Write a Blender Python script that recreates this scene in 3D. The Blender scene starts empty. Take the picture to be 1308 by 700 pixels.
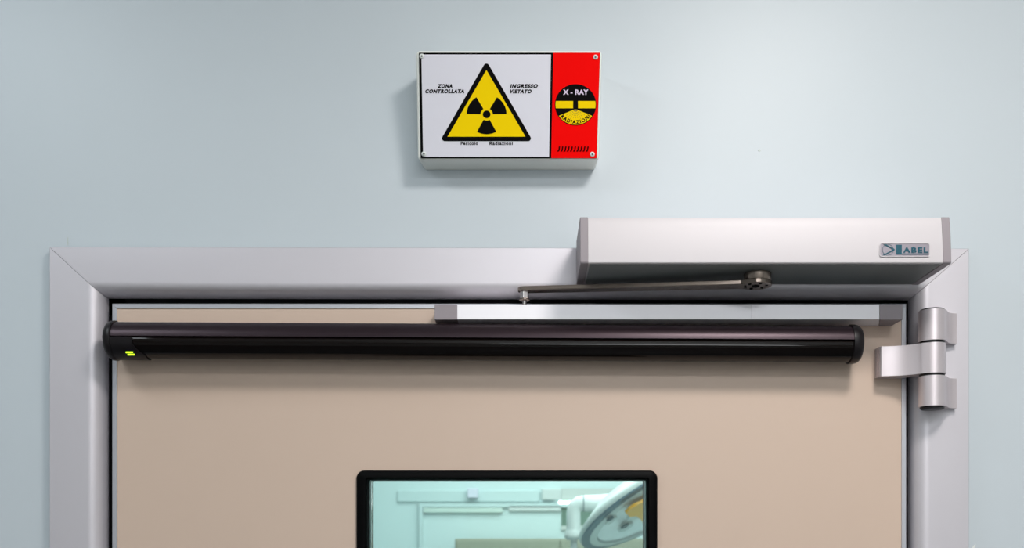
import bpy, bmesh, math
from mathutils import Vector, Matrix

# ------------------------------------------------------------------ frame of measures
S = 0.0012          # metres per unit; one unit is one photograph pixel on the wall plane
D = 1250.0          # camera distance to the wall, units
CX, CY = 678.0, 690.0
ZC = 1.735          # eye height
sc = bpy.context.scene
COL = sc.collection
PI = math.pi

def W(p):           # (X, H, Z) units -> metres. H = distance out of the wall, towards the corridor
    return Vector(((p[0] - 654.0) * S, -p[1] * S, ZC + p[2] * S))

def at(px, py, h):  # where a photographed point lies when it stands h units out of the wall
    k = (D - h) / D
    return (CX + (px - CX) * k, h, (CY - py) * k)

# ------------------------------------------------------------------ materials
def principled(name, base, rough=0.5, metal=0.0, spec=0.5, coat=0.0, emit=None, estr=0.0, trans=0.0, ior=1.45):
    m = bpy.data.materials.new(name); m.use_nodes = True
    b = m.node_tree.nodes['Principled BSDF']
    b.inputs['Base Color'].default_value = (*base, 1)
    b.inputs['Roughness'].default_value = rough
    b.inputs['Metallic'].default_value = metal
    b.inputs['Specular IOR Level'].default_value = spec
    b.inputs['Coat Weight'].default_value = coat
    b.inputs['Transmission Weight'].default_value = trans
    b.inputs['IOR'].default_value = ior
    if emit:
        b.inputs['Emission Color'].default_value = (*emit, 1)
        b.inputs['Emission Strength'].default_value = estr
    return m

def mottle(m, base, amp, scale, rough_amp=0.0, bump=0.0, stretch=(1, 1, 1), bscale=None):
    nt = m.node_tree; b = nt.nodes['Principled BSDF']
    tc = nt.nodes.new('ShaderNodeTexCoord'); mp = nt.nodes.new('ShaderNodeMapping')
    mp.inputs['Scale'].default_value = stretch
    n = nt.nodes.new('ShaderNodeTexNoise'); n.inputs['Scale'].default_value = scale; n.inputs['Detail'].default_value = 4
    nt.links.new(tc.outputs['Object'], mp.inputs['Vector']); nt.links.new(mp.outputs['Vector'], n.inputs['Vector'])
    mix = nt.nodes.new('ShaderNodeMix'); mix.data_type = 'RGBA'
    mix.inputs[6].default_value = (*[c * (1 - amp) for c in base], 1)
    mix.inputs[7].default_value = (*[min(1, c * (1 + amp)) for c in base], 1)
    nt.links.new(n.outputs['Fac'], mix.inputs[0]); nt.links.new(mix.outputs[2], b.inputs['Base Color'])
    if bump:
        n2 = nt.nodes.new('ShaderNodeTexNoise'); n2.inputs['Scale'].default_value = bscale or scale * 6
        nt.links.new(mp.outputs['Vector'], n2.inputs['Vector'])
        bp = nt.nodes.new('ShaderNodeBump'); bp.inputs['Strength'].default_value = bump; bp.inputs['Distance'].default_value = 0.001
        nt.links.new(n2.outputs['Fac'], bp.inputs['Height']); nt.links.new(bp.outputs['Normal'], b.inputs['Normal'])
    return m

def srgb(r, g, b):
    f = lambda c: ((c / 255 + 0.055) / 1.055) ** 2.4 if c > 10 else c / 255 / 12.92
    return (f(r), f(g), f(b))

M = {}
def mat(key, base, *a, mot=None, **k):
    M[key] = principled(key, base, *a, **k)
    if mot: mottle(M[key], base, *mot[0], **mot[1])
    return M[key]

mat('wall_paint', srgb(203, 211, 217), 0.42, mot=((0.015, 2.5), dict(bump=0.05, bscale=60)))
mat('room_wall', srgb(206, 226, 226), 0.5, mot=((0.01, 2), {}))
mat('ceiling_white', srgb(232, 234, 232), 0.8, mot=((0.01, 3), {}))
mat('vinyl_floor', srgb(92, 100, 104), 0.35, mot=((0.05, 8), {}))
mat('door_laminate', srgb(212, 188, 171), 0.45, mot=((0.015, 3), dict(bump=0.04, bscale=80)))
mat('satin_aluminium', srgb(214, 209, 215), 0.45, 0.4, mot=((0.02, 6), dict(stretch=(1, 1, 1))))
mat('edge_aluminium', srgb(205, 205, 212), 0.35, 0.6, mot=((0.02, 6), {}))
mat('lifted_aluminium', srgb(250, 247, 252), 0.5, 0.1, mot=((0.01, 6), {}))  # brighter copy of the pale aluminium, offsetting the operator's shade on the track
mat('pale_aluminium', srgb(203, 197, 200), 0.5, 0.1, mot=((0.01, 6), {}))
mat('hinge_metal', srgb(218, 208, 212), 0.4, 0.55, mot=((0.02, 10), {}))
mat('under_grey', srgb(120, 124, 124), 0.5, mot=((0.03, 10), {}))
mat('cap_plastic', srgb(150, 141, 146), 0.5, mot=((0.03, 10), {}))
mat('arm_steel', srgb(150, 136, 127), 0.27, 0.9, mot=((0.08, 30), dict(stretch=(0.2, 1, 1))))
mat('bright_steel', srgb(215, 208, 208), 0.18, 1.0, mot=((0.02, 20), {}))
mat('black_rubber', srgb(7, 7, 8), 0.8, 0.0, 0.1, mot=((0.1, 20), {}))
mat('black_gasket', srgb(4, 4, 5), 0.5, 0.0, 0.09, mot=((0.1, 20), {}))
mat('anodised_dark', srgb(49, 37, 43), 0.34, 0.6, mot=((0.03, 10), dict(stretch=(0.1, 1, 1))))
mat('gloss_lens', srgb(13, 7, 6), 0.06, 0.0, 0.3, mot=((0.05, 10), {}))
mat('black_plastic', srgb(22, 18, 21), 0.38, 0.0, 0.35, mot=((0.05, 20), {}))
mat('case_white', srgb(246, 247, 240), 0.4, mot=((0.01, 10), {}))
mat('print_white', srgb(224, 222, 232), 0.3, mot=((0.008, 10), {}))
mat('print_black', srgb(5, 4, 4), 0.6, 0.0, 0.06, mot=((0.05, 30), {}))
mat('print_red', srgb(255, 2, 1), 0.6, 0.0, 0.05, mot=((0.02, 20), {}))
mat('print_yellow', srgb(252, 214, 2), 0.6, 0.0, 0.05, mot=((0.02, 20), {}))
mat('print_lilac', srgb(222, 205, 228), 0.4, mot=((0.02, 20), {}))
mat('print_brown', srgb(120, 92, 8), 0.4, mot=((0.02, 20), {}))
mat('slot_dark', srgb(50, 0, 0), 0.7, 0.0, 0.04, mot=((0.1, 20), {}))
mat('screw_metal', srgb(225, 228, 225), 0.4, 0.15, mot=((0.02, 20), {}))
mat('badge_grey', srgb(150, 143, 152), 0.35, 0.3, mot=((0.02, 20), {}))
mat('badge_teal', srgb(0, 78, 96), 0.35, mot=((0.05, 20), {}))
mat('joint_grey', srgb(96, 108, 114), 0.6, mot=((0.05, 10), {}))
mat('led_green', (0.5, 0.9, 0.02), 0.4, emit=(0.55, 1.0, 0.02), estr=2.2)
mat('spacer_teal', srgb(52, 78, 84), 0.3, 0.5, mot=((0.15, 60), {}))
mat('lamp_white', srgb(205, 214, 212), 0.3, mot=((0.02, 10), {}))
mat('lamp_band', srgb(86, 114, 126), 0.3, 0.2, mot=((0.05, 10), {}))
mat('lamp_glass', srgb(240, 246, 246), 0.15, 0.1, mot=((0.15, 12), {}))
mat('lamp_dark', srgb(60, 92, 98), 0.2, mot=((0.05, 10), {}))
mat('lamp_orange', srgb(255, 176, 6), 0.35, mot=((0.15, 25), {}))
mat('cabinet_olive', srgb(146, 150, 132), 0.45, mot=((0.05, 3), dict(stretch=(3, 1, 0.2))))
mat('window_dark', srgb(96, 126, 112), 0.1, mot=((0.1, 3), {}))
mat('window_pale', srgb(196, 204, 200), 0.4, mot=((0.03, 3), {}))
mat('tube_light', (1, 1, 1), 0.4, emit=(1, 1, 1), estr=6.0)
mat('ceiling_panel', (1, 1, 1), 0.4, emit=(1.0, 0.98, 0.96), estr=1.0)
mat('box_lilac', srgb(216, 218, 232), 0.4, mot=((0.02, 10), {}))
mat('trim_teal', srgb(199, 219, 219), 0.4, mot=((0.02, 10), {}))
mat('trim_cream', srgb(204, 222, 214), 0.4, mot=((0.02, 10), {}))

# leaded glass: clear, faintly green
g = bpy.data.materials.new('leaded_glass'); g.use_nodes = True
nt = g.node_tree; nt.nodes.clear()
out = nt.nodes.new('ShaderNodeOutputMaterial'); mx = nt.nodes.new('ShaderNodeMixShader')
tr = nt.nodes.new('ShaderNodeBsdfTransparent'); tr.inputs[0].default_value = (0.84, 0.93, 0.915, 1)
gl = nt.nodes.new('ShaderNodeBsdfGlossy'); gl.inputs['Roughness'].default_value = 0.02
fr = nt.nodes.new('ShaderNodeFresnel'); fr.inputs[0].default_value = 1.5
nt.links.new(fr.outputs[0], mx.inputs[0]); nt.links.new(tr.outputs[0], mx.inputs[1]); nt.links.new(gl.outputs[0], mx.inputs[2])
nt.links.new(mx.outputs[0], out.inputs[0]); M['glass'] = g

# ------------------------------------------------------------------ objects
def thing(name, base, label, cat, group=None):
    o = bpy.data.objects.new(name, None); COL.objects.link(o)
    o.location = W(base); o.empty_display_size = 0.02
    o['label'] = label; o['category'] = cat
    if group: o['group'] = group
    return o

def worldloc(o):
    v = Vector(o.location)
    while o.parent: o = o.parent; v += o.location
    return v

class MB:
    """collects geometry given in (X,H,Z) units, links it as one mesh object"""
    def __init__(s): s.bm = bmesh.new(); s.m = []
    def face(s, pts):
        return s.bm.faces.new([s.bm.verts.new(W(p)) for p in pts])
    def box(s, x0, x1, h0, h1, z0, z1):
        v = [s.bm.verts.new(W((x, h, z))) for z in (z0, z1) for h in (h0, h1) for x in (x0, x1)]
        for f in ((0,1,3,2), (4,6,7,5), (0,4,5,1), (2,3,7,6), (0,2,6,4), (1,5,7,3)):
            s.bm.faces.new([v[i] for i in f])
        return s
    def loft(s, rings, closed=True, caps=True, wrap=False):
        rv = [[s.bm.verts.new(W(p)) for p in r] for r in rings]
        n = len(rv[0]); R = len(rv)
        for i in range(R if wrap else R - 1):
            a, b = rv[i], rv[(i + 1) % R]
            for j in range(n if closed else n - 1):
                k = (j + 1) % n
                s.bm.faces.new((a[j], a[k], b[k], b[j]))
        if caps and not wrap and closed:
            s.bm.faces.new(rv[0]); s.bm.faces.new(rv[-1])
        return s
    def cyl(s, c0, c1, r0, r1=None, n=40, caps=True):
        r1 = r0 if r1 is None else r1
        a = Vector(c0); b = Vector(c1); d = (b - a).normalized()
        u = d.orthogonal().normalized(); v = d.cross(u)
        ring = lambda c, r: [tuple(c + (u * math.cos(t) + v * math.sin(t)) * r) for t in [2 * PI * i / n for i in range(n)]]
        return s.loft([ring(a, r0), ring(b, r1)], caps=caps)
    def lathe(s, c, d, prof, n=40):       # prof: (distance along axis, radius)
        c = Vector(c); d = Vector(d).normalized(); u = d.orthogonal().normalized(); v = d.cross(u)
        rings = [[tuple(c + d * t + (u * math.cos(a) + v * math.sin(a)) * r) for a in [2 * PI * i / n for i in range(n)]] for t, r in prof]
        return s.loft(rings)
    def tube(s, pts, radii, n=24):
        P = [Vector(p) for p in pts]; rings = []
        up = Vector((0, 1, 0))
        for i, p in enumerate(P):
            d = (P[min(i + 1, len(P) - 1)] - P[max(i - 1, 0)]).normalized()
            u = d.cross(up).normalized(); v = u.cross(d)
            rings.append([tuple(p + (u * math.cos(a) + v * math.sin(a)) * radii[i]) for a in [2 * PI * k / n for k in range(n)]])
        return s.loft(rings)
    def build(s, name, m, parent=None, bevel=0.0, segs=2, smooth=False, angle=35):
        bm = s.bm
        bmesh.ops.recalc_face_normals(bm, faces=bm.faces[:])
        if parent is not None: org = worldloc(parent)
        else:
            xs = [v.co for v in bm.verts]
            org = Vector(((min(v.x for v in xs) + max(v.x for v in xs)) / 2, (min(v.y for v in xs) + max(v.y for v in xs)) / 2, min(v.z for v in xs)))
        me = bpy.data.meshes.new(name)
        c = sum((v.co for v in bm.verts), Vector()) / len(bm.verts) if parent is not None else org
        bmesh.ops.translate(bm, vec=-c, verts=bm.verts[:])
        if smooth:
            for f in bm.faces: f.smooth = True
        bm.to_mesh(me); bm.free()
        if smooth:
            me.set_sharp_from_angle(angle=math.radians(angle))
        o = bpy.data.objects.new(name, me); COL.objects.link(o)
        o.data.materials.append(M[m])
        if parent is not None: o.parent = parent; o.location = c - org
        else: o.location = org
        if bevel:
            b = o.modifiers.new('bevel', 'BEVEL'); b.width = bevel * S; b.segments = segs; b.limit_method = 'ANGLE'; b.angle_limit = math.radians(40)
            b.harden_normals = False
        return o

def structure(o, label, cat):
    o['kind'] = 'structure'; o['label'] = label; o['category'] = cat
    return o

# ================================================================== the corridor
ZF = -ZC / S                       # floor
ZT = (3.04 - ZC) / S               # corridor ceiling
OL, OR_, OT = 112.0, 1192.0, 336.0 # rough opening
WX0, WX1 = -2000.0, 3200.0
WTH = -140.0
b = MB(); b.box(WX0, OL, WTH, 0, ZF, ZT); b.box(OR_, WX1, WTH, 0, ZF, ZT); b.box(OL, OR_, WTH, 0, OT, ZT)
structure(b.build('wall_front', 'wall_paint'), 'pale blue-green painted wall around the beige door', 'wall')
b = MB().box(WX0, WX1, 0, 2300, ZF - 40, ZF)
structure(b.build('floor', 'vinyl_floor'), 'grey floor of the corridor in front of the door', 'floor')
b = MB().box(WX0, WX1, 0, 2300, ZT, ZT + 40)
structure(b.build('ceiling', 'ceiling_white'), 'white ceiling of the corridor above the door', 'ceiling')
b = MB().box(WX0, WX1, 2300, 2400, ZF, ZT)
structure(b.build('wall_back', 'ceiling_white'), 'pale corridor wall facing the door', 'wall')
b = MB().box(WX0 - 60, WX0, 0, 2300, ZF, ZT)
structure(b.build('wall_left', 'ceiling_white'), 'pale wall closing the left end of the corridor', 'wall')
b = MB().box(WX1, WX1 + 60, 0, 2300, ZF, ZT)
structure(b.build('wall_right', 'ceiling_white'), 'pale wall closing the right end of the corridor', 'wall')

# small marks on the wall: the filler chip, the fine crack and the scrape beside the jamb
m_chip = MB()
m_chip.loft([[tuple(Vector(at(970, 192, 0)) + Vector((r * 1.6 * math.cos(a), e, r * math.sin(a) * 1.3))) for a in [2 * PI * i / 12 for i in range(12)]] for r, e in ((1.3, -0.3), (1.0, 0.5))])
structure(m_chip.build('trim_4', 'window_pale'), 'tiny chip in the paint of the pale wall right of the warning sign', 'wall mark')

b = MB()
b.loft([[at(86.0, 313, 0.6), at(86.2, 303, 0.6), at(87.0, 303, 0.6), at(87.3, 313, 0.6)], [at(86.0, 313, -0.4), at(86.2, 303, -0.4), at(87.0, 303, -0.4), at(87.3, 313, -0.4)]])
structure(b.build('trim_5', 'window_pale'), 'short pale filler streak on the wall above the left corner of the door frame', 'wall mark')
b = MB()
b.loft([[at(1241.6, 701, 0.6), at(1242.5, 698, 0.6), at(1246.5, 694.5, 0.6), at(1244.6, 701, 0.6)], [at(1241.6, 701, -0.4), at(1242.5, 698, -0.4), at(1246.5, 694.5, -0.4), at(1244.6, 701, -0.4)]])
structure(b.build('trim_6', 'ceiling_white'), 'white chip in the paint beside the right jamb, low in the view', 'wall mark')

# ---- aluminium door frame (mitred casing)
def frame_profile():
    p = [(0.0, -2.0), (0.0, 13.0), (0.012, 14.0)]
    p.append((0.74, 14.0))
    for i in range(1, 11):
        a = (PI / 2) * i / 10
        p.append((0.74 + 0.26 * math.sin(a), 14 - 22 * (1 - math.cos(a))))
    p.append((1.0, -100.0)); p.append((0.86, -100.0)); p.append((0.86, -2.0))
    return p
FL, FR, FTL, FTR = 69.9, 1231.7, 370.4, 368.4
wl, wr, wt = 64.0, 67.5, 59.0
def fp(side, f, h):    # inset points; returns X, Z of left & right corner
    xl = FL + f * wl; xr = FR - f * wr
    return xl, xr, FTL - f * wt, FTR - f * wt - 0.0
prof = frame_profile()
casing = thing('trim_1', (654, 0, ZF), 'satin aluminium casing framing the beige door', 'door frame')
casing['kind'] = 'structure'
g0 = 0.3
b = MB(); b.loft([[(fp(0, f, h)[0], h, ZF) for f, h in prof], [(fp(0, f, h)[0], h, fp(0, f, h)[2] - g0) for f, h in prof]])
b.build('left_jamb', 'satin_aluminium', casing, smooth=True)
b = MB(); b.loft([[(fp(0, f, h)[0] + g0, h, fp(0, f, h)[2]) for f, h in prof], [(fp(0, f, h)[1] - g0, h, fp(0, f, h)[3]) for f, h in prof]])
b.build('head', 'satin_aluminium', casing, smooth=True)
b = MB(); b.loft([[(fp(0, f, h)[1], h, ZF) for f, h in prof], [(fp(0, f, h)[1], h, fp(0, f, h)[3] - g0) for f, h in prof]])
b.build('right_jamb', 'satin_aluminium', casing, smooth=True)
# shadow-gap bead of sealant around the casing
b = MB(); o_ = 1.3
b.box(FL - o_, FL, 0, 9, ZF, FTL + o_)
b.box(FR, FR + o_, 0, 9, ZF, FTR + o_)
b.loft([[(FL - o_, h, FTL + z) for h, z in ((0, 0), (9, 0), (9, o_), (0, o_))], [(FR + o_, h, FTR + z) for h, z in ((0, 0), (9, 0), (9, o_), (0, o_))]])
b.build('joint_seal', 'joint_grey', casing)
# rubber seal behind the leaf edge, its black standing in for the gap's deep shade
IL, IR, IT = FL + wl, FR - wr, FTL - wt
b = MB(); b.box(IL - 2, IL + 22, -66, -12, ZF, IT); b.box(IR - 22, IR + 2, -66, -12, ZF, IT - 1.5); b.box(IL, IR, -66, -12, IT - 22, IT)
b.build('gap_shade_seal', 'black_rubber', casing)

# ---- door leaf
LX0, LX1, LZ1 = 143.5, 1157.5, 302.0
WLx, WRx, WTz = 459.0, 835.0, 85.0       # hole for the vision panel
WBz = -420.0
TH = -11.5   # back of the front skin; the leaf sits in front of the rubber stop
door = thing('door_1', (654, 0, ZF), 'beige laminate door leaf with a vision panel and aluminium edging', 'door')
door['kind'] = 'structure'
e = 6.2
b = MB()
Z0 = ZF + 8
b.box(LX0 + e, WLx, TH, 0, Z0, LZ1 - e); b.box(WRx, LX1 - e, TH, 0, Z0, LZ1 - e)
b.box(WLx, WRx, TH, 0, WTz, LZ1 - e); b.box(WLx, WRx, TH, 0, Z0, WBz)
# thick core between the rubber stops
b.box(LX0 + 24, WLx, -56, TH, Z0, IT - 26); b.box(WRx, LX1 - 24, -56, TH, Z0, IT - 26)
b.box(WLx, WRx, -56, TH, WTz, IT - 26); b.box(WLx, WRx, -56, TH, Z0, WBz)
b.build('leaf', 'door_laminate', door)
def strip(x0, z0, x1, z1, ix0, iz0, ix1, iz1, name):
    b = MB(); b.loft([[(x0, TH, z0), (x0, 0.2, z0), (x0 + (ix0 - x0) * .15, 1.2, z0 + (iz0 - z0) * .15), (ix0, 1.2, iz0), (ix0, TH, iz0)],
                      [(x1, TH, z1), (x1, 0.2, z1), (x1 + (ix1 - x1) * .15, 1.2, z1 + (iz1 - z1) * .15), (ix1, 1.2, iz1), (ix1, TH, iz1)]])
    return b.build(name, 'edge_aluminium', door)
strip(LX0, Z0, LX0, LZ1 - .15, LX0 + e - .1, Z0, LX0 + e - .1, LZ1 - e - .15, 'edge_strip')
strip(LX1, Z0, LX1, LZ1 - .15, LX1 - e + .1, Z0, LX1 - e + .1, LZ1 - e - .15, 'edge_strip')
strip(LX0 + .15, LZ1, LX1 - .15, LZ1, LX0 + e + .1, LZ1 - e + .1, LX1 - e - .1, LZ1 - e + .1, 'edge_strip')

# vision panel
def rrect(x0, x1, z0, z1, r, n=8):
    pts = []
    for cx, cz, a0 in ((x1 - r, z1 - r, 0), (x0 + r, z1 - r, 90), (x0 + r, z0 + r, 180), (x1 - r, z0 + r, 270)):
        for i in range(n + 1):
            a = math.radians(a0 + 90 * i / n); pts.append((cx + r * math.cos(a), cz + r * math.sin(a)))
    return pts
ox0, ox1, oz1 = at(455, 0, 6)[0], at(840, 0, 6)[0], at(0, 600.8, 6)[2]
ix0, ix1, iz1 = at(469, 0, 3)[0], at(827, 0, 3)[0], at(0, 612, 3)[2]
oz0, iz0 = WBz - 6, WBz + 8
sections = [(rrect(ox0, ox1, oz0, oz1, 10), 0.0), (rrect(ox0, ox1, oz0, oz1, 10), 4.0), (rrect(ox0 + 2, ox1 - 2, oz0 + 2, oz1 - 2, 9), 6.0),
            (rrect(ix0 - 2, ix1 + 2, iz0 - 2, iz1 + 2, 3), 6.0), (rrect(ix0, ix1, iz0, iz1, 2), 3.0), (rrect(ix0, ix1, iz0, iz1, 2), -2.0), (rrect(ix0 - 3, ix1 + 3, iz0 - 3, iz1 + 3, 2), -2.0), (rrect(ix0 - 3, ix1 + 3, iz0 - 3, iz1 + 3, 2), 0.0)]
b = MB(); b.loft([[(x, h, z) for x, z in r] for r, h in sections], wrap=True)
gasket = b.build('window_gasket', 'black_gasket', door, smooth=True, angle=50)
def spacer(h0, h1, inset, m, name):
    a = rrect(ix0 + inset, ix1 - inset, iz0 + inset, iz1 - inset, 1); c = rrect(ix0 - 6, ix1 + 6, iz0 - 6, iz1 + 6, 1)
    b = MB(); b.loft([[(x, h0, z) for x, z in a], [(x, h1, z) for x, z in a], [(x, h1, z) for x, z in c], [(x, h0, z) for x, z in c]], wrap=True)
    return b.build(name, m, gasket)
spacer(-10, -2.2, 0.6, 'black_rubber', 'inner_seal')
spacer(-24, -10, 0.2, 'spacer_teal', 'spacer_bar')
spacer(-30, -24, 1.1, 'bright_steel', 'spacer_bar')
spacer(-44, -30, 0.6, 'black_rubber', 'inner_seal')
b = MB(); b.box(ix0 + .3, ix1 - .3, -12, -9, iz0 + .3, iz1 - .3)
b.build('glass_pane', 'glass', door)

# ================================================================== door operator (box on the frame head)
op = thing('door_operator', (957, 14, 323), 'white aluminium door operator box with grey end caps mounted on the frame head', 'door closer')
def op_prof(g):
    return [(14.3, 323 - g), (108.2, 323 - g), (109 + g, 324), (109 + g, 326), (108.6 + g, 338), (107.6 + g, 352), (106 + g, 366), (104.3 + g, 376), (103.6 + g, 377.6 + g), (14.3, 377.6 + g)]
b = MB(); P = op_prof(0); b.loft([[(745, h, z) for h, z in P], [(1158.5, h, z) for h, z in P]])
b.build('housing', 'pale_aluminium', op, smooth=True, angle=30)
P = op_prof(0.7)
for x0, x1 in ((735.6, 745.0), (1158.5, 1168.3)):
    b = MB(); b.loft([[(x0, h, z) for h, z in P], [(x1, h, z) for h, z in P]])
    b.build('end_cap', 'cap_plastic', op, bevel=0.9)
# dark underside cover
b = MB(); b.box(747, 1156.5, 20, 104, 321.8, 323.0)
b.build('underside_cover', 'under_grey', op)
# small button on the right end cap
b = MB(); b.cyl((1168, 98, 347), (1169.6, 98, 347), 2.2); b.build('cap_screw', 'black_plastic', op)

# plane of the front of the operator, slightly leaning back
class Plane:
    def __init__(s, h0, z0, slope): s.h0, s.z0, s.m = h0, z0, slope     # H = h0 + m (Z - z0)
    def p(s, px, py, e=0.0):
        t = (D - (s.h0 + e) + s.m * s.z0) / (D + (CY - py) * s.m)
        return (CX + (px - CX) * t, D * (1 - t), (CY - py) * t)
def slab(mb, pl, pts, e0, e1):
    mb.loft([[pl.p(x, y, e0) for x, y in pts], [pl.p(x, y, e1) for x, y in pts]])
def circ(cx, cy, r, n=32, a0=0, a1=360):
    full = (a1 - a0) == 360
    k = n if full else n + 1
    return [(cx + r * math.cos(math.radians(a0 + (a1 - a0) * i / n)), cy - r * math.sin(math.radians(a0 + (a1 - a0) * i / n))) for i in range(k)]
def annulus(mb, pl, outer, inner, e0, e1):
    mb.loft([[pl.p(x, y, e0) for x, y in outer], [pl.p(x, y, e1) for x, y in outer], [pl.p(x, y, e1) for x, y in inner], [pl.p(x, y, e0) for x, y in inner]], wrap=True)

# ---- lettering
def glyph_polys(text, bold=0.0, res=3, spacing=1.0):
    cu = bpy.data.curves.new('t', 'FONT'); cu.body = text; cu.size = 1; cu.offset = bold; cu.resolution_u = res; cu.space_character = spacing
    cu.fill_mode = 'FRONT'
    o = bpy.data.objects.new('t', cu); COL.objects.link(o)
    dg = bpy.context.evaluated_depsgraph_get(); dg.update()
    me = o.evaluated_get(dg).to_mesh()
    vs = [(v.co.x, v.co.y) for v in me.vertices]; fs = [tuple(p.vertices) for p in me.polygons]
    o.evaluated_get(dg).to_mesh_clear(); bpy.data.objects.remove(o); bpy.data.curves.remove(cu)
    return vs, fs
def lettering(mb, pl, text, x0, x1, y0, y1, e, bold=0.02, shear=0.0, spacing=1.0, mapf=None):
    vs, fs = glyph_polys(text, bold, spacing=spacing)
    ymin = min(v[1] for v in vs); ymax = max(v[1] for v in vs)
    vs = [(x + shear * (y - ymin), y) for x, y in vs]
    xmin = min(v[0] for v in vs); xmax = max(v[0] for v in vs)
    V = []
    for x, y in vs:
        u = (x - xmin) / (xmax - xmin); v = (y - ymin) / (ymax - ymin)
        if mapf: q = mapf(u, v)
        else: q = (x0 + u * (x1 - x0), y1 + v * (y0 - y1))
        V.append(mb.bm.verts.new(W(pl.p(q[0], q[1], e))))
    for f in fs:
        try: mb.bm.faces.new([V[i] for i in f])
        except ValueError: pass

fp_op = Plane(109.1, 331, -0.05)
bx0, bx1, by0, by1 = 1124.2, 1187.2, 311.2, 327.0
def rr2(x0, x1, y0, y1, r): return [(x, y) for x, y in rrect(x0, x1, y0, y1, r, 5)]
b = MB(); slab(b, fp_op, rr2(bx0, bx1, by0, by1, 2.2), -0.6, 0.45)
badge = b.build('badge', 'badge_grey', op)
b = MB(); annulus(b, fp_op, rr2(bx0 - .8, bx1 + .8, by0 - .8, by1 + .8, 2.8), rr2(bx0, bx1, by0, by1, 2.2), -0.6, 0.9)
b.build('badge_rim', 'pale_aluminium', badge)
b = MB()
annulus(b, fp_op, circ(1134.2, 319.1, 7.2, 28), circ(1134.2, 319.1, 6.7, 28), 0.4, 0.7)
e0, e1 = 0.4, 0.95
slab(b, fp_op, [(1128.5, 312.2), (1131.6, 312.0), (1142.8, 318.0), (1142.8, 319.4), (1139.4, 318.9), (1138.4, 317.4)], e0, e1)
slab(b, fp_op, [(1142.8, 318.2), (1142.8, 319.4), (1130.2, 325.9), (1127.0, 326.0), (1138.6, 319.9), (1139.6, 318.6)], e0, e1 + .01)
slab(b, fp_op, [(1144.8, 312.6), (1152.0, 312.6), (1152.0, 323.9), (1185.8, 323.9), (1185.8, 325.0), (1144.8, 325.0)], e0, e1)
lettering(b, fp_op, 'ABEL', 1153.6, 1185.8, 315.8, 322.9, 1.0, bold=0.04, spacing=1.22)
b.build('badge_lettering', 'badge_teal', badge)

# ---- drive arm
arm = thing('drive_arm', (969, 70, 310), 'thin brown steel arm running from the operator spindle to the slide track', 'door closer arm')
sp = at(967.5, 350, 70)[0]
b = MB(); b.lathe((sp, 70, 311.6), (0, 0, 1), [(0, 15.6), (0.8, 16.2), (9.4, 16.4), (10.2, 15.6)], 48)
b.build('spindle_hub', 'arm_steel', arm, smooth=True, angle=40)
# flat bar, plan outline then extruded; it climbs a little towards the track pin
px_, ph_ = at(670, 380, 20)[0], 18.0
A = Vector((sp - 2, 70)); B = Vector((px_, ph_)); d2 = (B - A).normalized(); n2 = Vector((-d2.y, d2.x))
def plan():
    pts = []
    RA, RB = 19.0, 8.5
    for i in range(25):
        a = PI * i / 24 + PI / 2
        q = A - (d2 * math.cos(a - PI) * 1.0 + n2 * 0) * 0
        pts.append(A + n2 * (RA * math.sin(PI / 2 - PI * i / 24)) - d2 * (RA * math.cos(PI / 2 - PI * i / 24)))
    pts.append(A - n2 * 12 + d2 * 18)
    for i in range(17):
        t = -PI / 2 + PI * i / 16
        pts.append(B + n2 * (RB * math.sin(t)) + d2 * (RB * math.cos(t)))
    pts.append(A + n2 * 12 + d2 * 18)
    return pts
pl_ = plan(); L = (B - A).length
def zt(q): return 306.2 + 6.6 * max(0.0, min(1.0, (q - A).dot(d2) / L))
b = MB(); b.loft([[(q.x, q.y, zt(q)) for q in pl_], [(q.x, q.y, zt(q) + 5.0) for q in pl_]])
b.build('flat_bar', 'arm_steel', arm, bevel=0.6)
b = MB(); b.cyl((sp - 2, 70, 305.6), (sp - 2, 70, 306.4), 5.0, n=6)
for a in range(6):
    q = (sp - 2 + 12.5 * math.cos(a * PI / 3 + .3), 70 + 12.5 * math.sin(a * PI / 3 + .3))
    b.cyl((q[0], q[1], 305.7), (q[0], q[1], 306.4), 1.9, n=12)
b.build('socket_holes', 'black_rubber', arm)
b = MB(); b.cyl((px_, ph_, 303.6), (px_, ph_, 313.0), 5.9, n=6); 
b.build('hex_nut', 'bright_steel', arm, bevel=0.5)
b = MB(); b.lathe((px_, ph_, 301.6), (0, 0, 1), [(0, 6.2), (.3, 6.8), (1.6, 6.8), (2.2, 6.0)], 24)
b.build('washer', 'arm_steel', arm, smooth=True)
b = MB(); b.cyl((px_, ph_, 296.5), (px_, ph_, 302.0), 2.9, n=20)
b.build('pin', 'bright_steel', arm, smooth=True)

# ---- slide track on the leaf
tk = thing('slide_track', (853, 1.2, 273), 'white aluminium slide track with grey ends screwed to the top of the door', 'door track')
TH1 = 37.0
t_l, t_r = at(555, 0, TH1)[0], at(1153, 0, TH1)[0]
c_l, c_r = at(584, 0, TH1)[0], at(1123.3, 0, TH1)[0]
zt1, zt0 = at(0, 389, TH1)[2], at(0, 408, TH1)[2]
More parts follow.
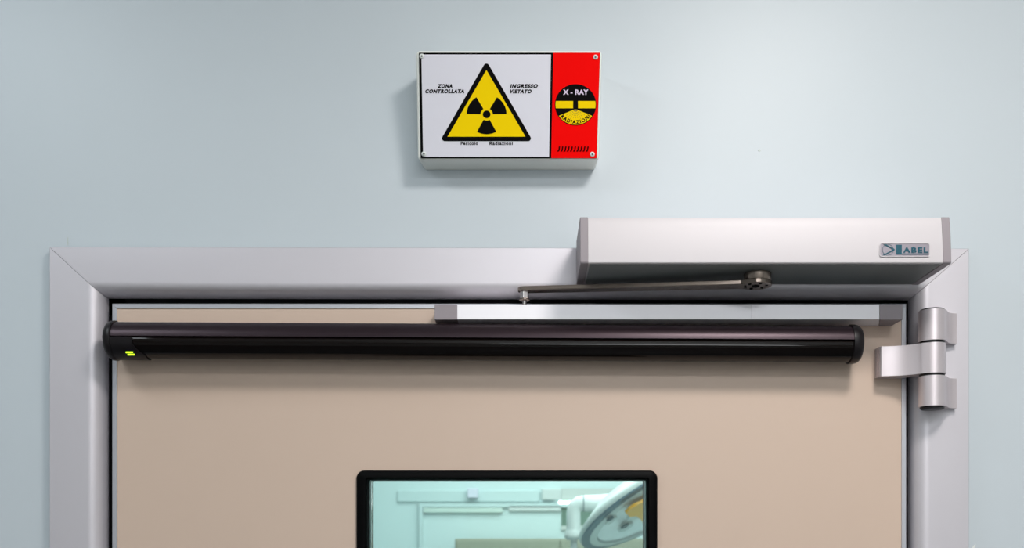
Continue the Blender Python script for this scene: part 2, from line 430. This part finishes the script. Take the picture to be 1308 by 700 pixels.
# white channel: C profile open on top towards the pin
Pt = [(1.3, zt0), (TH1, zt0), (TH1, zt1), (TH1 - 10, zt1), (TH1 - 10, zt1 - 5), (9, zt1 - 5), (9, zt1), (1.3, zt1)]
b = MB(); b.loft([[(c_l, h, z) for h, z in Pt], [(c_r if h > 20 else t_r - 17 - 0.0 * h, h, z) for h, z in Pt]])
b.build('channel', 'lifted_aluminium', tk, bevel=0.5)
b = MB(); q = [(t_l, 1.3), (t_l, TH1), (c_l, TH1), (c_l, 1.3)]
b.loft([[(x, h, zt0 - .3) for x, h in q], [(x, h, zt1 + .3) for x, h in q]]); b.build('end_cap', 'cap_plastic', tk, bevel=0.5)
q = [(t_r - 17, 1.3), (t_r - 17, 21), (c_r, 21), (c_r, TH1 + .0), (t_r, TH1), (t_r, 1.3)]
q = [(t_r - 1, 1.3), (t_r - 16.5, 1.3), (c_r + .2, TH1), (t_r, TH1)]
b = MB(); b.loft([[(x, h, zt0 - .4) for x, h in q], [(x, h, zt1 + .3) for x, h in q]]); b.build('end_cap', 'cap_plastic', tk, bevel=0.4)
xs = at(960.3, 0, TH1)[0]
b = MB(); b.box(xs - .25, xs + .25, TH1 - .5, TH1 + .06, zt0 + .6, zt1 - .6); b.build('joint_line', 'cap_plastic', tk)

# ---- safety sensor bar (tube)
bar = thing('safety_sensor', (620, 26, 225), 'long dark sensor tube fixed across the top of the beige door', 'safety sensor bar')
XA, XB = at(139, 0, 26)[0], at(1097.5, 0, 26)[0]
ZA, ZB = 249.3, 244.6
AH, RT = 27.0, 23.0
def zax(x): return ZA + (ZB - ZA) * (x - XA) / (XB - XA)
def ring(x, f, a_list): return [(x, AH + f(a) * math.cos(math.radians(a)), zax(x) + f(a) * math.sin(math.radians(a))) for a in a_list]
x0, x1 = XA + 9, XB - 12
# upper satin profile: from just above the equator round the top to the back
al = [4 + i * 8 for i in range(0, 31)]
up = lambda x: ring(x, lambda a: RT, al) + [(x, AH + 1.0, zax(x) - 13), (x, AH + 6, zax(x) + 1.2)]
b = MB(); b.loft([up(x0), up(x1)]); b.build('upper_profile', 'anodised_dark', bar, smooth=True, angle=40)
# lower glossy lens, a hair inside, with a ledge along its top
ll = [-4 - i * 6 for i in range(0, 19)]
lens = lambda x: [(x, AH + 16, zax(x) + 1.0), (x, AH + 20.6, zax(x) + 1.0)] + ring(x, lambda a: 21.6 if a > -14 else 22.4, ll) + [(x, AH - 2, zax(x) - 12)]
b = MB(); b.loft([lens(x0), lens(x1)]); b.build('lens_cover', 'gloss_lens', bar, smooth=True, angle=25)
# mounting foot onto the leaf
b = MB(); b.loft([[(x, h, zax(x) + z) for h, z in ((1.0, -14), (8, -12), (8, 12), (1.0, 14))] for x in (x0 + 6, x1 - 6)]); b.build('mounting_rail', 'black_plastic', bar)
fa = [i * 7.5 for i in range(48)]
b = MB(); b.loft([ring(x, lambda a, r=r: r, fa) for x, r in ((XA, 17), (XA + .8, 20), (XA + 2.5, 22.4), (XA + 5.5, 24.3), (XA + 10, 24.9), (XA + 11, 24.6), (XA + 11.2, 22))])
b.build('end_cap', 'black_plastic', bar, smooth=True, angle=50)
b = MB(); b.loft([ring(x, lambda a, r=r: r, fa) for x, r in ((XB, 18), (XB - .7, 20.3), (XB - 2.4, 22.3), (XB - 5, 23.7), (XB - 8, 24.3), (XB - 12, 24.4), (XB - 13.5, 24.3), (XB - 13.8, 22))])
b.build('end_cap', 'black_plastic', bar, smooth=True, angle=50)
# status module at the left end with its sweeping edge
rows = []
for i in range(19):
    a = 1 - i * 6.2
    xe = XA + 38.5 + 12 * max(0, min(1, (-a - 15) / 45)) ** 1.5
    rows.append((a, xe))
b = MB()
outer = [[(x, AH + r * math.cos(math.radians(a)), zax(x) + r * math.sin(math.radians(a))) for x in (XA + 11, XA + 18, XA + 24, xe - 1.5, xe)] for a, xe in rows for r in (23.9,)]
inner = [[(x, AH + r * math.cos(math.radians(a)), zax(x) + r * math.sin(math.radians(a))) for x in (XA + 11, XA + 18, XA + 24, xe - 1.5, xe)] for a, xe in rows for r in (22.5,)]
n_ = len(outer); strip_ = [o_ + i_[::-1] for o_, i_ in zip(outer, inner)]
b.loft(strip_); mod = b.build('status_module', 'black_plastic', bar, smooth=True, angle=40)
# two rows of small green indicator lights
def on_tube(px, py, r=24.0):
    # ray from the camera against the tube
    dx, dz = (px - CX), (CY - py)
    lo, hi = 0.0, 1.0
    for k in range(4000):
        t = 0.9 + 0.1 * k / 4000; X = CX + dx * t; H = D * (1 - t); Z = dz * t
        if (H - AH) ** 2 + (Z - zax(X)) ** 2 <= r * r: return (X, H, Z)
    return (X, H, Z)
b = MB()
for r_, (xa, xb, y0, y1) in enumerate(((160.6, 169.8, 449.0, 451.0), (162.8, 171.8, 451.9, 453.9))):
    n = 4; w = (xb - xa) / n
    for i in range(n):
        q = [on_tube(xa + i * w + .1, y0), on_tube(xa + (i + 1) * w - .1, y0), on_tube(xa + (i + 1) * w - .1, y1), on_tube(xa + i * w + .1, y1)]
        q2 = [on_tube(xa + i * w + .1, y0, 23.4), on_tube(xa + (i + 1) * w - .1, y0, 23.4), on_tube(xa + (i + 1) * w - .1, y1, 23.4), on_tube(xa + i * w + .1, y1, 23.4)]
        b.loft([q, q2])
ob = b.build('indicator_light', 'led_green', mod); ob['label'] = 'glowing green indicator light'

# ================================================================== hinge
hg = bpy.data.objects.new('door_hinge', None); COL.objects.link(hg); hg.empty_display_size = 0.02
hg.parent = door; hg.location = W((1177, 14, 162)) - door.location
hg['label'] = 'satin metal three-knuckle hinge at the upper right corner of the door'
HX, HH, HR = 1177.0, 33.0, 16.2
def arcpts(a0, a1, n): return [(HX + HR * math.cos(math.radians(a0 + (a1 - a0) * i / n)), HH + HR * math.sin(math.radians(a0 + (a1 - a0) * i / n))) for i in range(n + 1)]
# angle 0 = +X, 90 = towards the viewer
leaf_poly = arcpts(25, 290, 34) + [(HX + 10, 14.3), (1213, 14.3), (1213, 21.5), (1208, 22), (1203.5, 24), (1199.5, 28), (1196.5, 33), (1194, 38)]
for z0, z1 in ((246.6, 284.6), (165.6, 203.0)):
    b = MB(); b.loft([[(x, h, z0) for x, h in leaf_poly], [(x, h, z1) for x, h in leaf_poly]])
    b.build('frame_knuckle', 'hinge_metal', hg, smooth=True, angle=28)
flag = arcpts(-100, 132, 30) + [(1162.6, 43.2), (1160.2, 39.9), (1157.2, 36.6), (1153.6, 33.4), (1149.4, 30.4), (1144.8, 27.8), (1139.6, 25.4), (1134, 23.5), (1128.5, 22.2), (1123.5, 21.4), (1118.4, 21.0), (1116.8, 19), (1116.8, 1.3), (1149, 1.3), (1154, 8), (1160, 19)]
b = MB(); b.loft([[(x, h, 206.0) for x, h in flag], [(x, h, 243.4) for x, h in flag]])
b.build('door_flag', 'hinge_metal', hg, smooth=True, angle=28)
b = MB()
for xx in (1115.9,):
    for h in (6.0, 13.5): b.box(xx + .4, 1117.2, h, h + .9, 206.6, 242.8)
b.build('side_groove', 'cap_plastic', hg)
for z0, z1, r in ((203.0, 206.0, 15.0), (243.4, 246.6, 15.0)):
    b = MB(); b.cyl((HX, HH, z0), (HX, HH, z1), r, n=40); b.build('bushing', 'black_plastic', hg, smooth=True)
b = MB(); b.lathe((HX, HH, 284.6), (0, 0, 1), [(0, 14.5), (1.4, 14.5), (2.2, 13)], 40); b.build('pin_cap', 'black_plastic', hg, smooth=True)
b = MB(); b.lathe((HX, HH, 165.6), (0, 0, -1), [(0, 14.5), (2.0, 14.5), (3.0, 13)], 40); b.build('pin_cap', 'black_plastic', hg, smooth=True)

# ================================================================== warning sign light box
sign = thing('warning_sign', (650, 0, 474), 'wedge-shaped white and red radiation warning light box on the wall above the door', 'warning sign')
HB, HT = 34.6, 55.0
z_b = at(0, 204, HB)[2]; z_t = at(0, 66, HT)[2]
sl = (HT - HB) / (z_t - z_b)
FPL = Plane(HB, z_b, sl)
def lerp(a, b_, t): return a + (b_ - a) * t
def onface(fx, fy, e=0.0):     # fx, fy in 0..1 across the front of the case
    py = lerp(65.4, 205.0, fy); px = lerp(lerp(531.8, 534.0, fy), lerp(768.9, 764.9, fy), fx)
    return FPL.p(px, py, e)
def rface(i, r, e):    # rounded outline, i inset and r radius in pixels of the photograph
    return [onface((x) / 231.0, (138 - y) / 138.0, e) for x, y in rrect(i, 231 - i, i, 138 - i, r, 6)]
front = rface(0, 5, -3.0); front2 = rface(0.6, 4.6, -1.0); front3 = rface(1.8, 3.8, 0.0)
cxm = sum(p[0] for p in front) / len(front); czm = (z_t + z_b) / 2
back = [(cxm + (p[0] - cxm) * 0.975 + 0.8, 0.3, z_b + 0.3 + (p[2] - z_b) * 0.99) for p in front]
b = MB(); b.loft([back, front, front2, front3]); case = b.build('case', 'case_white', sign, smooth=True, angle=30)
# printed front panel
def F(x, y, e):   # x measured on the top edge of the panel, y in the photograph
    t = (y - 67) / 135.0
    px = lerp(534.9, 537.3, t) + (x - 534.9) * lerp(1.0, (762.3 - 537.3) / (766.6 - 534.9), t)
    return FPL.p(px, y, e)
def rectF(mb, x0, x1, y0, y1, e0, e1):
    q = ((x0, y0), (x1, y0), (x1, y1), (x0, y1)); mb.loft([[F(x, y, e0) for x, y in q], [F(x, y, e1) for x, y in q]])
b = MB(); rectF(b, 535.0, 766.6, 67.2, 202.2, -0.5, 1.4)
panel = b.build('front_panel', 'print_black', sign); panel['label'] = 'black-edged printed front panel'
b = MB(); rectF(b, 538.2, 703.8, 69.6, 200.2, 1.0, 1.6); b.build('white_field', 'print_white', panel)
b = MB(); rectF(b, 706.7, 766.4, 67.4, 202.0, 1.0, 1.6); b.build('red_field', 'print_red', panel)

def rtri(ax, ay, bx, by, cx, cy, r, n=6):   # rounded triangle
    P = [Vector((ax, ay)), Vector((bx, by)), Vector((cx, cy))]; out = []
    for i in range(3):
        p, a, c = P[i], P[i - 1], P[(i + 1) % 3]
        u = (a - p).normalized(); v = (c - p).normalized(); half = u.angle(v) / 2
        ctr = p + (u + v).normalized() * (r / math.sin(half))
        t0 = p + u * (r / math.tan(half)); t1 = p + v * (r / math.tan(half))
        a0 = math.atan2(t0.y - ctr.y, t0.x - ctr.x); a1 = math.atan2(t1.y - ctr.y, t1.x - ctr.x)
        dlt = (a1 - a0 + PI) % (2 * PI) - PI
        for k in range(n + 1):
            a_ = a0 + dlt * k / n; out.append((ctr.x + r * math.cos(a_), ctr.y + r * math.sin(a_)))
    return out
b = MB(); slab(b, FPL, rtri(621.3, 77.5, 680.8, 180.3, 561.8, 180.3, 3.6), 1.5, 1.9)
tri = b.build('warning_triangle', 'print_black', panel); tri['label'] = 'black-edged yellow radiation warning triangle'
b = MB(); slab(b, FPL, [(621.3, 89.4), (671.2, 174.6), (571.6, 174.6)], 1.8, 2.05)
b.build('yellow_field', 'print_yellow', panel)
cxr, cyr = 621.6, 146.0
b = MB(); slab(b, FPL, circ(cxr, cyr, 4.9, 28), 2.0, 2.3)
for a0 in (0, 120, 240):
    r0, r1 = 7.9, 25.4
    pts = circ(cxr, cyr, r1, 16, a0 + 1, a0 + 59) + circ(cxr, cyr, r0, 8, a0 + 1, a0 + 59)[::-1]
    slab(b, FPL, pts, 2.0, 2.3)
b.build('trefoil', 'print_black', panel)
for txt, xa_, xb_, ya_, yb_, bo, sh in (('ZONA', 558.6, 577.8, 107.3, 112.5, .06, .25), ('CONTROLLATA', 543.2, 592.9, 114.0, 119.1, .06, .25),
        ('INGRESSO', 651.4, 687.0, 107.3, 112.5, .06, .25), ('VIETATO', 651.4, 679.0, 114.2, 119.3, .06, .25),
        ('Pericolo', 588.5, 610.6, 180.9, 185.2, .035, 0), ('Radiazioni', 625.2, 655.0, 180.9, 185.2, .035, 0)):
    b = MB(); lettering(b, FPL, txt, xa_, xb_, ya_, yb_, 1.9, bo, sh, 1.18)
    b.build('lettering', 'print_black', panel)
# x-ray roundel
rx, ry, rr = 735.2, 133.8, 26.4
b = MB(); slab(b, FPL, circ(rx, ry, rr, 56), 1.5, 1.9)
b.build('roundel', 'print_black', panel)
def barpts(sgn):
    R_ = 25.6; out = []
    xin = rx + sgn * 3.2 - (0 if sgn > 0 else 0)
    for y in (129.2, 138.2):
        pass
    ya, yb = 129.0, 138.3
    pts = [(xin, ya)]
    for k in range(7):
        y = ya + (yb - ya) * k / 6; pts.append((rx + sgn * math.sqrt(R_ * R_ - (y - ry) ** 2), y))
    pts.append((xin, yb)); return pts
b = MB(); slab(b, FPL, barpts(-1), 1.85, 2.1); slab(b, FPL, barpts(1), 1.85, 2.1)
aL = math.degrees(math.atan2(-(147.8 - ry), 714.0 - rx)) % 360; aR = math.degrees(math.atan2(-(147.8 - ry), 756.2 - rx)) % 360
fan = [(rx - 1.8, 140.0)] + circ(rx, ry, 25.5, 30, aL, aR) + [(rx + 1.8, 140.0)]
slab(b, FPL, fan, 1.85, 2.1)
b.build('roundel_fan', 'print_yellow', panel)
b = MB()
for i in range(9):
    a = math.radians(212 + 116 * i / 8); ca, sa = math.cos(a), -math.sin(a)
    for r0 in (1.5, 4.2, 6.9, 9.6, 12.3):
        r1 = r0 + 1.6; w = .2
        if 139.8 + sa * r1 > ry + 19 or r1 > 14.5: continue
        q = [(rx + ca * r0 - sa * w, 139.8 + sa * r0 + ca * w), (rx + ca * r1 - sa * w, 139.8 + sa * r1 + ca * w), (rx + ca * r1 + sa * w, 139.8 + sa * r1 - ca * w), (rx + ca * r0 + sa * w, 139.8 + sa * r0 - ca * w)]
        slab(b, FPL, q, 2.05, 2.2)
b.build('beam_lines', 'print_brown', panel)
b = MB(); lettering(b, FPL, 'X - RAY', 719.2, 751.6, 114.3, 121.0, 2.15, 0.035, 0.0, 1.05)
b.build('roundel_lettering', 'print_lilac', panel)
def arcmap(u, v):
    a = math.radians(218 + (322 - 218) * u); r = 24.6 - 4.9 * v
    return (rx + r * math.cos(a), ry - r * math.sin(a))
b = MB(); lettering(b, FPL, 'RADIAZIONI', 0, 0, 0, 0, 2.3, 0.04, 0.0, 1.3, mapf=arcmap)
b.build('roundel_lettering', 'print_black', panel)
# slanted ventilation louvres
b = MB()
for i in range(10):
    x = 712.3 + i * 4.05
    slab(b, FPL, [(x + 1.6, 187.0), (x + 3.4, 187.0), (x + 2.4, 192.2), (x + 1.4, 193.5), (x - .3, 193.5), (x - .1, 192.3), (x + .9, 192.0)], 1.5, 2.2)
b.build('vent_slots', 'slot_dark', panel)
for x, y in ((538.8, 71.6), (760.7, 72.9), (541.4, 196.6), (756.6, 197.0)):
    b = MB()
    for (r0, e0_, r1, e1_) in ((3.3, 1.3, 2.9, 2.6),):
        b.loft([[FPL.p(px, py, e0_) for px, py in circ(x, y, r0, 24)], [FPL.p(px, py, e1_) for px, py in circ(x, y, r1, 24)], [FPL.p(px, py, e1_ + .5) for px, py in circ(x, y, r1 * .55, 24)]])
    s_ = b.build('screw', 'screw_metal', sign, smooth=True, angle=60)
    b = MB(); w = .42
    slab(b, FPL, [(x - 1.25, y - w), (x + 1.25, y - w), (x + 1.25, y + w), (x - 1.25, y + w)], 2.9, 3.25)
    slab(b, FPL, [(x - w, y - 1.25), (x + w, y - 1.25), (x + w, y + 1.25), (x - w, y + 1.25)], 2.9, 3.27)
    b.build('cross_slot', 'black_rubber', s_)

# ================================================================== the room behind the window
RF = -3000.0
RZT = (2.75 - ZC) / S
RX0, RX1 = -1500.0, 3000.0
b = MB().box(RX0, RX1, RF - 100, RF, ZF, RZT)
structure(b.build('wall_far', 'room_wall'), 'pale teal wall seen through the door window', 'wall')
b = MB().box(RX0 - 80, RX0, RF, WTH, ZF, RZT)
structure(b.build('wall_far_left', 'room_wall'), 'left wall of the treatment room behind the door', 'wall')
b = MB().box(RX1, RX1 + 80, RF, WTH, ZF, RZT)
structure(b.build('wall_far_right', 'room_wall'), 'right wall of the treatment room behind the door', 'wall')
b = MB().box(RX0, RX1, RF, WTH, ZF - 40, ZF)  # unseen floor, made pale to bounce light up under the surgical lamp
structure(b.build('floor_far', 'room_wall'), 'pale floor of the treatment room behind the door', 'floor')
b = MB().box(RX0, RX1, RF, WTH, RZT, RZT + 40)
structure(b.build('ceiling_far', 'ceiling_white'), 'white ceiling of the treatment room behind the door', 'ceiling')

def farbox(mb, px0, px1, py0, py1, h0, h1):
    a = at(px0, py0, h1); c = at(px1, py1, h1); mb.box(a[0], c[0], h0, h1, c[2], a[2])
# far door
fd = thing('door_2', (at(660, 0, RF)[0], RF, ZF), 'pale teal door in the far wall seen through the glass', 'door'); fd['kind'] = 'structure'
xa, xb, za = at(536, 0, RF)[0], at(812, 0, RF)[0], at(0, 643, RF)[2]
cw = at(541, 0, RF)[0] - xa
b = MB(); b.box(xa + cw, xb - cw, RF, RF + 8, ZF, za - cw); b.build('leaf', 'room_wall', fd)
b = MB(); b.box(xa, xa + cw, RF, RF + 22, ZF, za); b.box(xb - cw, xb, RF, RF + 22, ZF, za); b.box(xa + cw, xb - cw, RF, RF + 22, za - cw, za); b.build('casing', 'trim_teal', fd)
b = MB(); farbox(b, 541, 642, 648.5, 654.5, RF + 8, RF + 26); b.build('closer_rail', 'trim_cream', fd)
b = MB(); farbox(b, 650, 716, 646.5, 652.5, RF + 8, RF + 22); b.build('closer_arm', 'lamp_white', fd)
# trunking above the far door
b = MB(); farbox(b, 508, 689, 626.5, 641, RF, RF + 12); o = b.build('cable_trunking', 'trim_teal', None, bevel=2)
o['label'] = 'pale teal trunking running along the far wall above the far door'; o['category'] = 'trunking'
b = MB(); farbox(b, 597, 610.5, 623.5, 635.8, RF + 12, RF + 45); o = b.build('wall_detector', 'box_lilac', None, bevel=3)
o['label'] = 'small square lilac-white box on the trunking, seen through the glass'; o['category'] = 'detector'
b = MB(); farbox(b, 692.5, 717, 624.5, 638.5, RF, RF + 30); o = b.build('junction_box', 'lamp_white', None, bevel=3)
o['label'] = 'pale rectangular box on the far wall left of the dark window'; o['category'] = 'box'
# far window, partly behind the surgical lamp
wn = thing('window_2', at(755, 677, RF), 'greenish window in the far wall, half hidden by the lamp arm', 'window'); wn['kind'] = 'structure'
b = MB(); farbox(b, 717, 800, 624, 677, RF, RF + 12); b.build('pane', 'window_dark', wn)
b = MB(); farbox(b, 717, 800, 624, 638, RF + 12, RF + 18); farbox(b, 717, 800, 671.5, 677, RF + 12, RF + 18); b.build('blind', 'window_pale', wn)
b = MB(); a_, c_ = at(714, 642, RF + 18), at(775, 642, RF + 18)
b.cyl((a_[0], a_[1], a_[2]), (c_[0], c_[1], c_[2]), 6.5, n=20); o = b.build('tube_lamp', 'tube_light', None, smooth=True)
o['label'] = 'bright white tube lamp across the greenish far window'; o['category'] = 'lamp'
# tall cabinet
cab = thing('tall_cabinet', (at(715, 0, RF + 300)[0], RF + 200, ZF), 'olive grey cabinet whose top shows at the bottom of the window', 'cabinet')
a_, c_ = at(581, 688, RF + 300), at(850, 688, RF + 300)
b = MB(); b.box(a_[0], c_[0], RF + 40, RF + 290, ZF + 60, a_[2]); b.build('body', 'cabinet_olive', cab, bevel=3)
mid = (a_[0] + c_[0]) / 2
for q0, q1 in ((a_[0] + 6, mid - 2), (mid + 2, c_[0] - 6)):
    b = MB(); b.box(q0, q1, RF + 290, RF + 300, ZF + 70, a_[2] - 8); dr = b.build('cabinet_door', 'cabinet_olive', cab, bevel=2)
b = MB(); b.box(a_[0] + 10, c_[0] - 10, RF + 60, RF + 270, ZF, ZF + 60); b.build('plinth', 'black_plastic', cab)

# ---- surgical lamp on its articulated arm
HL = -1500.0
K = (D - HL) / D
slamp = thing('surgical_lamp', at(733, 700, HL), 'white surgical lamp head with orange filter tilted on its jointed arm', 'surgical lamp')
def L3(px, py, dh=0): return at(px, py, HL + dh)
# post and elbow
b = MB()
pts = [L3(732.5, 690), L3(732.5, 676), L3(732.5, 664), L3(732.5, 655), L3(734, 648), L3(739, 644), L3(746, 643), L3(760, 643), L3(776, 641.5), L3(790, 638), L3(806, 631), L3(823, 623), L3(850, 611)]
rad = [9.0 * K] * 4 + [9.3 * K, 9.8 * K, 10.4 * K, 10.8 * K, 10.4 * K, 9.6 * K, 8.6 * K, 7.6 * K, 7 * K]
b.tube(pts, rad); b.build('jointed_arm', 'lamp_white', slamp, smooth=True, angle=60)
b = MB(); b.tube([L3(744.6, 643), L3(745.6, 643)], [10.95 * K, 10.95 * K]); b.build('joint_seam', 'lamp_dark', slamp)
b = MB(); b.lathe(L3(732.5, 690), (0, 0, 1), [(0, 6 * K), (6, 11 * K), (14, 12 * K), (26, 9.4 * K), (30, 9.2 * K)]); b.build('collar', 'lamp_white', slamp, smooth=True, angle=60)
b = MB(); b.cyl(L3(733, 760), L3(733, 690), 4.2 * K); b.build('stem', 'lamp_white', slamp, smooth=True)
# arm continues up to the ceiling out of sight
b = MB(); q = L3(850, 611); b.tube([q, (q[0] + 60, q[1], q[2] + 120), (q[0] + 60, q[1], RZT)], [7 * K] * 3); b.build('ceiling_pole', 'lamp_white', slamp, smooth=True)
# lamp head
C0 = Vector(at(842, 637, HL + 60))
aa = math.radians(28)
uvec = Vector((math.cos(aa), 0, math.sin(aa)))                 # long axis in view
inpl = Vector((math.sin(aa), 0, -math.cos(aa)))                # downwards right
nrm = (inpl * 0.95 + Vector((0, 1, 0)) * 0.27).normalized()    # lamp looks down and a little to the window
vvec = nrm.cross(uvec).normalized()
R0 = 113 * K
def hp(r, a, e): return tuple(C0 + (uvec * math.cos(a) + vvec * math.sin(a)) * r + nrm * e)
def head(prof, name, m, n=64, caps=True):
    b = MB(); b.loft([[hp(r, 2 * PI * i / n, e) for i in range(n)] for r, e in prof]); return b.build(name, m, slamp, smooth=True, angle=50)
head([(40, -70), (120, -62), (190, -40), (R0 - 18, -16), (R0 - 4, -8), (R0, 2), (R0 - 2, 8), (R0 - 12, 8)], 'lamp_shell', 'lamp_white')
b = MB()
n = 64
b.loft([[hp(r, 2 * PI * i / n, e) for i in range(n)] for r, e in ((R0 - 2, 4), (R0 - 2, 13), (R0 - 25, 15), (R0 - 25, 4))], wrap=True); b.build('rim_band', 'lamp_band', slamp, smooth=True, angle=40)
b = MB()
b.loft([[hp(r, 2 * PI * i / n, e) for i in range(n)] for r, e in ((R0 - 25, 9), (R0 - 25, 16), (R0 - 46, 20), (R0 - 46, 9))], wrap=True); b.build('lens_ring', 'lamp_white', slamp, smooth=True, angle=40)
b = MB(); b.loft([[hp(r, 2 * PI * i / n, e) for i in range(n)] for r, e in ((R0 - 46, 8.5), (R0 - 50, 14), (90, 12), (10, 14))]); b.build('cover_glass', 'lamp_glass', slamp, smooth=True, angle=40)
# light pods: found where the photographed dark ovals fall on the underside
def onhead(px, py, e):
    o_ = Vector((CX, D, 0)); dr_ = Vector((px - CX, -D, CY - py)); pc = C0 + nrm * e
    t = (pc - o_).dot(nrm) / dr_.dot(nrm); return o_ + dr_ * t
def disc(mb, px, py, r, e0, e1, sc_=1.0):
    c = onhead(px, py, e0)
    mb.loft([[tuple(c + (uvec * math.cos(a) + vvec * math.sin(a)) * rr_ + nrm * (ee - e0)) for a in [2 * PI * i / 28 for i in range(28)]] for rr_, ee in ((r, e0), (r * .92, e1), (r * .6, e1 - 2))])
for px, py, r in ((798, 671, 19), (779, 662, 15), (812, 654, 24)):
    b = MB(); disc(b, px, py, r * 1.25, 12, 22); pod = b.build('light_pod', 'lamp_white', slamp, smooth=True, angle=40)
    b = MB(); disc(b, px, py, r * .72, 22, 26); b.build('pod_lens', 'lamp_dark', pod, smooth=True, angle=40)
b = MB(); q = [onhead(x, y, 30) for x, y in ((797.5, 652.5), (803, 647), (811, 642), (822, 637), (834, 634), (834, 664), (822, 668), (817, 661), (811, 656.5), (803, 657.5))]
b.loft([[tuple(p) for p in q], [tuple(p + nrm * 8) for p in q]]); b.build('orange_filter', 'lamp_orange', slamp, bevel=1)

# ================================================================== lights
def area(name, loc, size, power, color=(1, 1, 1), target=None, sy=None):
    l = bpy.data.lights.new(name, 'AREA'); l.energy = power; l.color = color; l.shape = 'RECTANGLE'; l.size = size; l.size_y = sy or size
    o = bpy.data.objects.new(name, l); COL.objects.link(o); o.location = loc
    if target is not None:
        d = Vector(target) - Vector(loc); o.rotation_euler = d.to_track_quat('-Z', 'Y').to_euler()
    return o
def globe(name, loc, r, power, color):
    l = bpy.data.lights.new(name, 'POINT'); l.energy = power; l.color = color; l.shadow_soft_size = r
    o = bpy.data.objects.new(name, l); COL.objects.link(o); o.location = loc; return o
area('ceiling_light_right', (0.6, -1.12, 3.0), 0.34, 21, (1.0, 0.965, 0.925))
area('corridor_fill_left', (-1.25, -0.95, 3.0), 0.5, 9.5, (0.88, 0.96, 1.0))  # unseen fill, added to lift the left side of the wall
area('corridor_fill_back', (0.5, -2.3, 2.98), 1.2, 25, (0.94, 0.975, 1.0), sy=0.5)  # unseen frontal fill, added to brighten surfaces facing the corridor
area('treatment_room_light', (0.2, 2.3, 2.70), 1.8, 44, (0.98, 1.0, 1.0))
area('lamp_underside_fill', (0.6, 0.8, 2.70), 0.9, 22, (0.98, 1.0, 1.0))  # added to brighten the underside of the surgical lamp

w = bpy.data.worlds.new('world'); sc.world = w; w.use_nodes = True
w.node_tree.nodes['Background'].inputs[0].default_value = (0.8, 0.85, 0.9, 1)
w.node_tree.nodes['Background'].inputs[1].default_value = 0.3

# ================================================================== camera
cam = bpy.data.cameras.new('camera'); co = bpy.data.objects.new('camera', cam); COL.objects.link(co)
co.location = ((CX - 654) * S, -D * S, ZC); co.rotation_euler = (PI / 2, 0, 0)
cam.sensor_width = 36; cam.sensor_fit = 'HORIZONTAL'; cam.lens = 36 * D / 1308
cam.shift_x = (654 - CX) / 1308; cam.shift_y = (CY - 350) / 1308
cam.clip_start = 0.05; cam.clip_end = 50
cam.dof.use_dof = True; cam.dof.focus_distance = 1.46; cam.dof.aperture_fstop = 5.6
sc.camera = co
sc.view_settings.view_transform = 'Standard'; sc.view_settings.look = 'None'
sc.view_settings.gamma = 1; sc.view_settings.use_curve_mapping = False
sc.view_settings.exposure = 0.04
